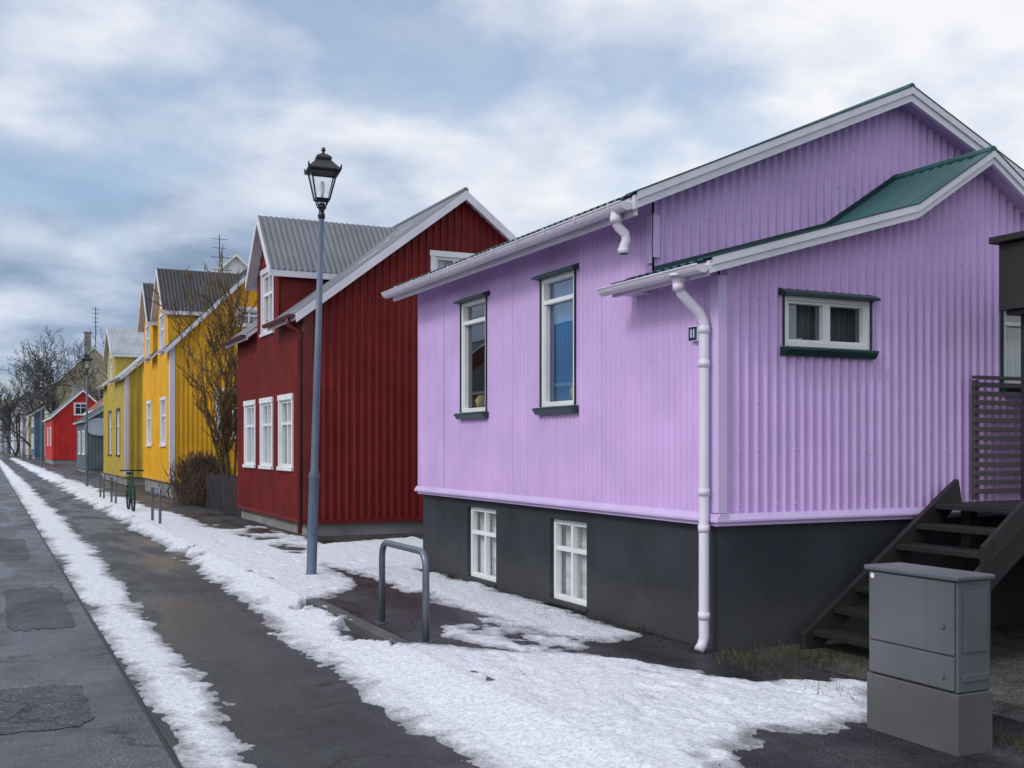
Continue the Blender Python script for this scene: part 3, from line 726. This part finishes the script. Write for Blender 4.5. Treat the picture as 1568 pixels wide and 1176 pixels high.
# ================================================================== ground
def plane(name,mat,x0,x1,y0,y1,z,par=None):
    m=MB(); m.add([(x0,y0,z),(x1,y0,z),(x1,y1,z),(x0,y1,z)],[(0,1,2,3)]); return m.obj(name,mat,par)
plane('ground',M_soil,-900,900,-300,1500,-.16)
R=empty('road')
plane('road_lane',M_asph,.985,3.2,-30,420,-.10,R); plane('road_surface_worn',M_asph_l,-4.5,.955,-30,420,-.10,R); plane('tar_joint',M_tar,.955,.985,-30,420,-.104,R)
def patch(mat,cx,cy,rx,ry,seed,z):
    r_=random.Random(seed); m=MB(); pts=[]
    for i in range(64):
        a=2*math.pi*i/64; q=1/max(abs(math.cos(a)),abs(math.sin(a)))*.86; q=min(q,1.12)*(1+r_.uniform(-.05,.05))
        pts.append((cx+rx*q*math.cos(a),cy+ry*q*math.sin(a),z))
    m.add(pts,[tuple(range(64))]); m.obj('asphalt_patch',mat,R)
patch(M_asph_p,.10,8.2,.62,.8,1,-.096); patch(M_asph_p,.50,13.4,.36,2.0,2,-.096); patch(M_asph_p,.30,21,.4,2.5,4,-.096)
pv=MB(); pv.box(3.33,5.75,-30,420,-.2,0); pv.obj('pavement',M_pave)
yd=MB(); yd.box(5.751,60,-30,420,-.2,-.006); yd.obj('yard_ground',M_soil)
kb=MB(); y=-5.0
rng=random.Random(2)
while y<150:
    L=.98; kb.box(3.18+rng.uniform(-.006,.006),3.328,y+.006,y+L-.006,-.2,.004+rng.uniform(-.004,.004)); y+=L
kb.obj('kerb',M_kerb,bevel=.012)
lp=MB(); lp.box(-8.0,-4.5,-30,420,-.2,0); lp.obj('far_pavement',M_pave)

# ================================================================== snow
def vn(x,y,seed):
    xi=np.floor(x).astype(np.int64); yi=np.floor(y).astype(np.int64); xf=x-xi; yf=y-yi
    def h(a,b_):
        n=(a*374761393+b_*668265263+seed*974634777)&0x7fffffff; n=((n^(n>>13))*1274126177)&0x7fffffff; return ((n^(n>>16))&0xffff)/65535.
    u=xf*xf*(3-2*xf); v=yf*yf*(3-2*yf)
    return (h(xi,yi)*(1-u)+h(xi+1,yi)*u)*(1-v)+(h(xi,yi+1)*(1-u)+h(xi+1,yi+1)*u)*v
def fbm(x,y,seed,o=4):
    s=0; a=.5; t=0
    for i in range(o): s=s+a*vn(x*2**i,y*2**i,seed+i*17); t+=a; a*=.55
    return s/t
def sd(px,py,poly):
    P_=np.array(poly,float); n=len(P_); d=np.full(px.shape,1e9); ins=np.zeros(px.shape,bool)
    for i in range(n):
        a=P_[i]; b_=P_[(i+1)%n]; e=b_-a; wx=px-a[0]; wy=py-a[1]
        t=np.clip((wx*e[0]+wy*e[1])/(e@e),0,1); d=np.minimum(d,np.hypot(wx-e[0]*t,wy-e[1]*t))
        c1=(a[1]<=py)!=(b_[1]<=py)
        xx=a[0]+(py-a[1])/(e[1] if e[1]!=0 else 1e-9)*e[0]
        ins^= c1&(px<xx)
    return np.where(ins,d,-d)
xs=np.arange(.80,7.2,.022); ys=[3.4]
while ys[-1]<170: ys.append(ys[-1]+max(.024,ys[-1]*.0038))
ys=np.array(ys); X,Y=np.meshgrid(xs,ys)
polys=[
 [(.985,3),(1.44,3),(1.45,8),(1.50,12),(1.72,20),(1.75,60),(1.6,200),(.985,200)],
 [(2.46,3),(2.48,8),(2.52,11),(2.68,13),(2.82,20),(2.88,30),(2.95,200),(3.5,200),(3.9,60),(4.1,30),(4.4,22),(4.45,16),(4.2,13.2),(3.75,12.3),(3.2,11.6),(3.18,8.9),(3.54,8.6),(4.25,7.95),(4.55,7.4),(4.78,6.9),(5.05,6.4),(5.5,6.2),(5.85,5.9),(5.1,5.2),(4.5,5.1),(4.16,5.3),(3.78,4.95),(3.5,4.6),(3.3,3)],
 [(4.40,13),(4.45,11.1),(4.40,9.6),(4.5,8.5),(4.9,8.1),(5.3,8.3),(5.34,10.),(5.46,12),(5.5,14),(7.2,14.6),(7.2,19.2),(4.9,18.2),(4.3,16.5)],
]
S_=np.full(X.shape,-9.)
for p in polys: S_=np.maximum(S_,sd(X,Y,p))
tp=sd(X,Y,[(3.6,10.2),(4.6,10),(4.6,7.9),(3.8,7.9)]); tp=np.minimum(tp,.12)-.10+.5*(fbm(X*4,Y*3.2,91)-.44); S_=np.maximum(S_,tp)
tp=sd(X,Y,[(3.3,24),(5.3,24),(5.3,14.5),(3.3,14.5)]); tp=np.minimum(tp,.12)-.12+.6*(fbm(X*2,Y*1.4,93)-.42); S_=np.maximum(S_,tp)
nz=(fbm(X*1.6,Y*1.0,3,5)-.5)
far=np.clip((Y-18)/30,0,1)
S_=S_+nz*(.36+.9*far*(X>2.2))+(fbm(X*9,Y*7,40,5)-.5)*.24
S_=np.where(X<.985,-1,S_)
hole=fbm(X*1.3,Y*.9,77,5); S_=S_-np.clip((hole-.60)*3.2,0,1)*.5*(X>2.75)
base=-.10+.105*np.clip((X-2.75)/.42,0,1)
solid=np.clip(S_/.12,0,1)
T=.010+.022*fbm(X*.9,Y*.9,5)
base2=np.where(X<3.18,-.10+(base+.10)*solid,0.0)
hgt=np.where(S_>0,T*(1-np.exp(-np.maximum(S_,0)/.08)),S_*.25)
lump=(fbm(X*4.5,Y*3.5,13,4)-.5)*.036+(fbm(X*15,Y*14,23,3)-.5)*.018
ft=np.zeros(X.shape); r_=random.Random(21)
for i in range(110):
    fx=r_.uniform(3.2,5.1); fy=r_.uniform(4.2,8.2) if i<75 else r_.uniform(12.5,20); a=r_.uniform(-.6,.6)
    dx=(X-fx)*math.cos(a)+(Y-fy)*math.sin(a); dy=-(X-fx)*math.sin(a)+(Y-fy)*math.cos(a)
    ft=np.maximum(ft,np.exp(-((dx/.05)**4+(dy/.13)**4)))
lump=lump-ft*.02
hgt=hgt+np.where(S_>0,lump*np.clip(S_/.1,0,1),0)
hgt=np.where(S_>0,np.maximum(hgt,.002),hgt)
strip=(X<2.2); hgt=np.where(strip&(S_>0),hgt*.6+.002,hgt)
hgt=np.maximum(hgt,-.03); Z=base2+hgt
V=np.stack([X,Y,Z],-1).reshape(-1,3); nx=len(xs); ny=len(ys)
keep=(S_>-.05); kq=keep[:-1,:-1]|keep[1:,:-1]|keep[:-1,1:]|keep[1:,1:]
jj,ii=np.nonzero(kq); q0=jj*nx+ii
F_=np.stack([q0,q0+1,q0+nx+1,q0+nx],-1)
used=np.zeros(len(V),bool); used[F_.ravel()]=True; remap=np.cumsum(used)-1
V=V[used]; F_=remap[F_]; th=(np.clip(S_/.22,0,1)-.35*ft).ravel()[used]
me=bpy.data.meshes.new('snow'); me.vertices.add(len(V)); me.vertices.foreach_set('co',V.ravel().astype(np.float32))
me.loops.add(F_.size); me.loops.foreach_set('vertex_index',F_.ravel().astype(np.int32))
me.polygons.add(len(F_)); me.polygons.foreach_set('loop_start',(np.arange(len(F_))*4).astype(np.int32)); me.polygons.foreach_set('loop_total',np.full(len(F_),4,np.int32))
me.update(calc_edges=True); me.polygons.foreach_set('use_smooth',np.ones(len(F_),bool))
at_=me.attributes.new('thick','FLOAT','POINT'); at_.data.foreach_set('value',th.astype(np.float32))
me.materials.append(M_snow); so_=bpy.data.objects.new('snow',me); COL.objects.link(so_)

# ================================================================== sky, sun, camera
SUN_EL=42; SUN_AZ_VEC=Vector((-.93,-.20,0)).normalized()
w=bpy.data.worlds.new('World'); scene.world=w; w.use_nodes=True; nt=w.node_tree; bg=nt.nodes['Background']
sky=N(nt,'ShaderNodeTexSky',sky_type='NISHITA'); sky.sun_disc=False; sky.sun_elevation=rad(SUN_EL)
sky.sun_rotation=math.atan2(SUN_AZ_VEC.x,SUN_AZ_VEC.y)
bg.inputs['Strength'].default_value=.1
tc=N(nt,'ShaderNodeTexCoord'); sep=N(nt,'ShaderNodeSeparateXYZ'); nt.links.new(tc.outputs['Generated'],sep.inputs[0])
def M2(op,a,b_=None,c_=None):
    n=N(nt,'ShaderNodeMath',operation=op)
    for i,s in enumerate((a,b_,c_)):
        if s is None: continue
        if hasattr(s,'links'): nt.links.new(s,n.inputs[i])
        else: n.inputs[i].default_value=s
    return n.outputs[0]
zc=M2('ADD',M2('MAXIMUM',sep.outputs[2],0.0),.30)
cx=M2('DIVIDE',sep.outputs[0],zc); cy=M2('DIVIDE',sep.outputs[1],zc)
cmb=N(nt,'ShaderNodeCombineXYZ'); nt.links.new(cx,cmb.inputs[0]); nt.links.new(cy,cmb.inputs[1])
def wn(scale,detail,off=(0,0,0),rough=.55,dist=.2,sc=(1,1,1)):
    mp=N(nt,'ShaderNodeMapping'); mp.inputs['Location'].default_value=off; mp.inputs['Scale'].default_value=sc
    nt.links.new(cmb.outputs[0],mp.inputs[0])
    n=N(nt,'ShaderNodeTexNoise'); n.inputs['Scale'].default_value=scale; n.inputs['Detail'].default_value=detail; n.inputs['Roughness'].default_value=rough; n.inputs['Distortion'].default_value=dist
    nt.links.new(mp.outputs[0],n.inputs['Vector']); return n.outputs['Fac']
n1=wn(3.0,6,(3.1,1.2,0),.52,.1); n2=wn(1.0,3,(7.3,2.2,0)); n3=wn(1.9,5,(4.7,8.4,0),.5)
nn=M2('ADD',M2('MULTIPLY',n1,.65),M2('MULTIPLY',n2,.35))
dn=N(nt,'ShaderNodeVectorMath',operation='DOT_PRODUCT'); nt.links.new(tc.outputs['Generated'],dn.inputs[0]); dn.inputs[1].default_value=(-.25,1.0,-.65)
gd=M2('MULTIPLY',M2('MAXIMUM',M2('SUBTRACT',dn.outputs['Value'],.56),0),.40)
val=M2('SUBTRACT',nn,gd)
cr=N(nt,'ShaderNodeValToRGB'); nt.links.new(val,cr.inputs[0]); e=cr.color_ramp.elements
e[0].position=.22; e[0].color=(.19,.27,.40,1); e[1].position=.56; e[1].color=(.92,.93,.97,1)
x=e.new(.33); x.color=(.34,.44,.60,1); x=e.new(.42); x.color=(.57,.65,.79,1); x=e.new(.49); x.color=(.76,.81,.90,1)
sc10=N(nt,'ShaderNodeVectorMath',operation='SCALE'); sc10.inputs['Scale'].default_value=10.0; nt.links.new(cr.outputs[0],sc10.inputs[0])
sv=Vector((SUN_AZ_VEC.x*math.cos(rad(SUN_EL)),SUN_AZ_VEC.y*math.cos(rad(SUN_EL)),math.sin(rad(SUN_EL))))
ds=N(nt,'ShaderNodeVectorMath',operation='DOT_PRODUCT'); nt.links.new(tc.outputs['Generated'],ds.inputs[0]); ds.inputs[1].default_value=sv
gl=M2('MULTIPLY_ADD',M2('POWER',M2('MAXIMUM',ds.outputs['Value'],0),2.0),.8,1.0)
sc11=N(nt,'ShaderNodeVectorMath',operation='SCALE'); nt.links.new(sc10.outputs[0],sc11.inputs[0]); nt.links.new(gl,sc11.inputs['Scale'])
cov=N(nt,'ShaderNodeMapRange'); nt.links.new(n3,cov.inputs[0]); cov.inputs[1].default_value=.38; cov.inputs[2].default_value=.50; cov.inputs[3].default_value=.35; cov.inputs[4].default_value=1
skb=N(nt,'ShaderNodeVectorMath',operation='SCALE'); skb.inputs['Scale'].default_value=1.6; nt.links.new(sky.outputs[0],skb.inputs[0])
mx=N(nt,'ShaderNodeMix',data_type='RGBA'); nt.links.new(cov.outputs[0],mx.inputs[0]); nt.links.new(skb.outputs[0],mx.inputs[6]); nt.links.new(sc11.outputs[0],mx.inputs[7])
nt.links.new(mx.outputs[2],bg.inputs['Color'])

sl_=bpy.data.lights.new('sun','SUN'); sl_.energy=1.35; sl_.angle=rad(14); sl_.color=(1,.96,.92)
so=bpy.data.objects.new('sun',sl_); COL.objects.link(so); so.rotation_euler=(-sv).to_track_quat('-Z','Y').to_euler()

cam=bpy.data.cameras.new('camera'); co=bpy.data.objects.new('camera',cam); COL.objects.link(co); scene.camera=co
cam.sensor_width=36; cam.lens=1670/1568*36; cam.shift_y=95/1568; cam.clip_end=3000; cam.clip_start=.05
co.location=(0,0,1.7); co.rotation_euler=(rad(90),0,-math.atan(804/1670))
scene.view_settings.view_transform='Standard'; scene.view_settings.look='None'; scene.view_settings.exposure=0
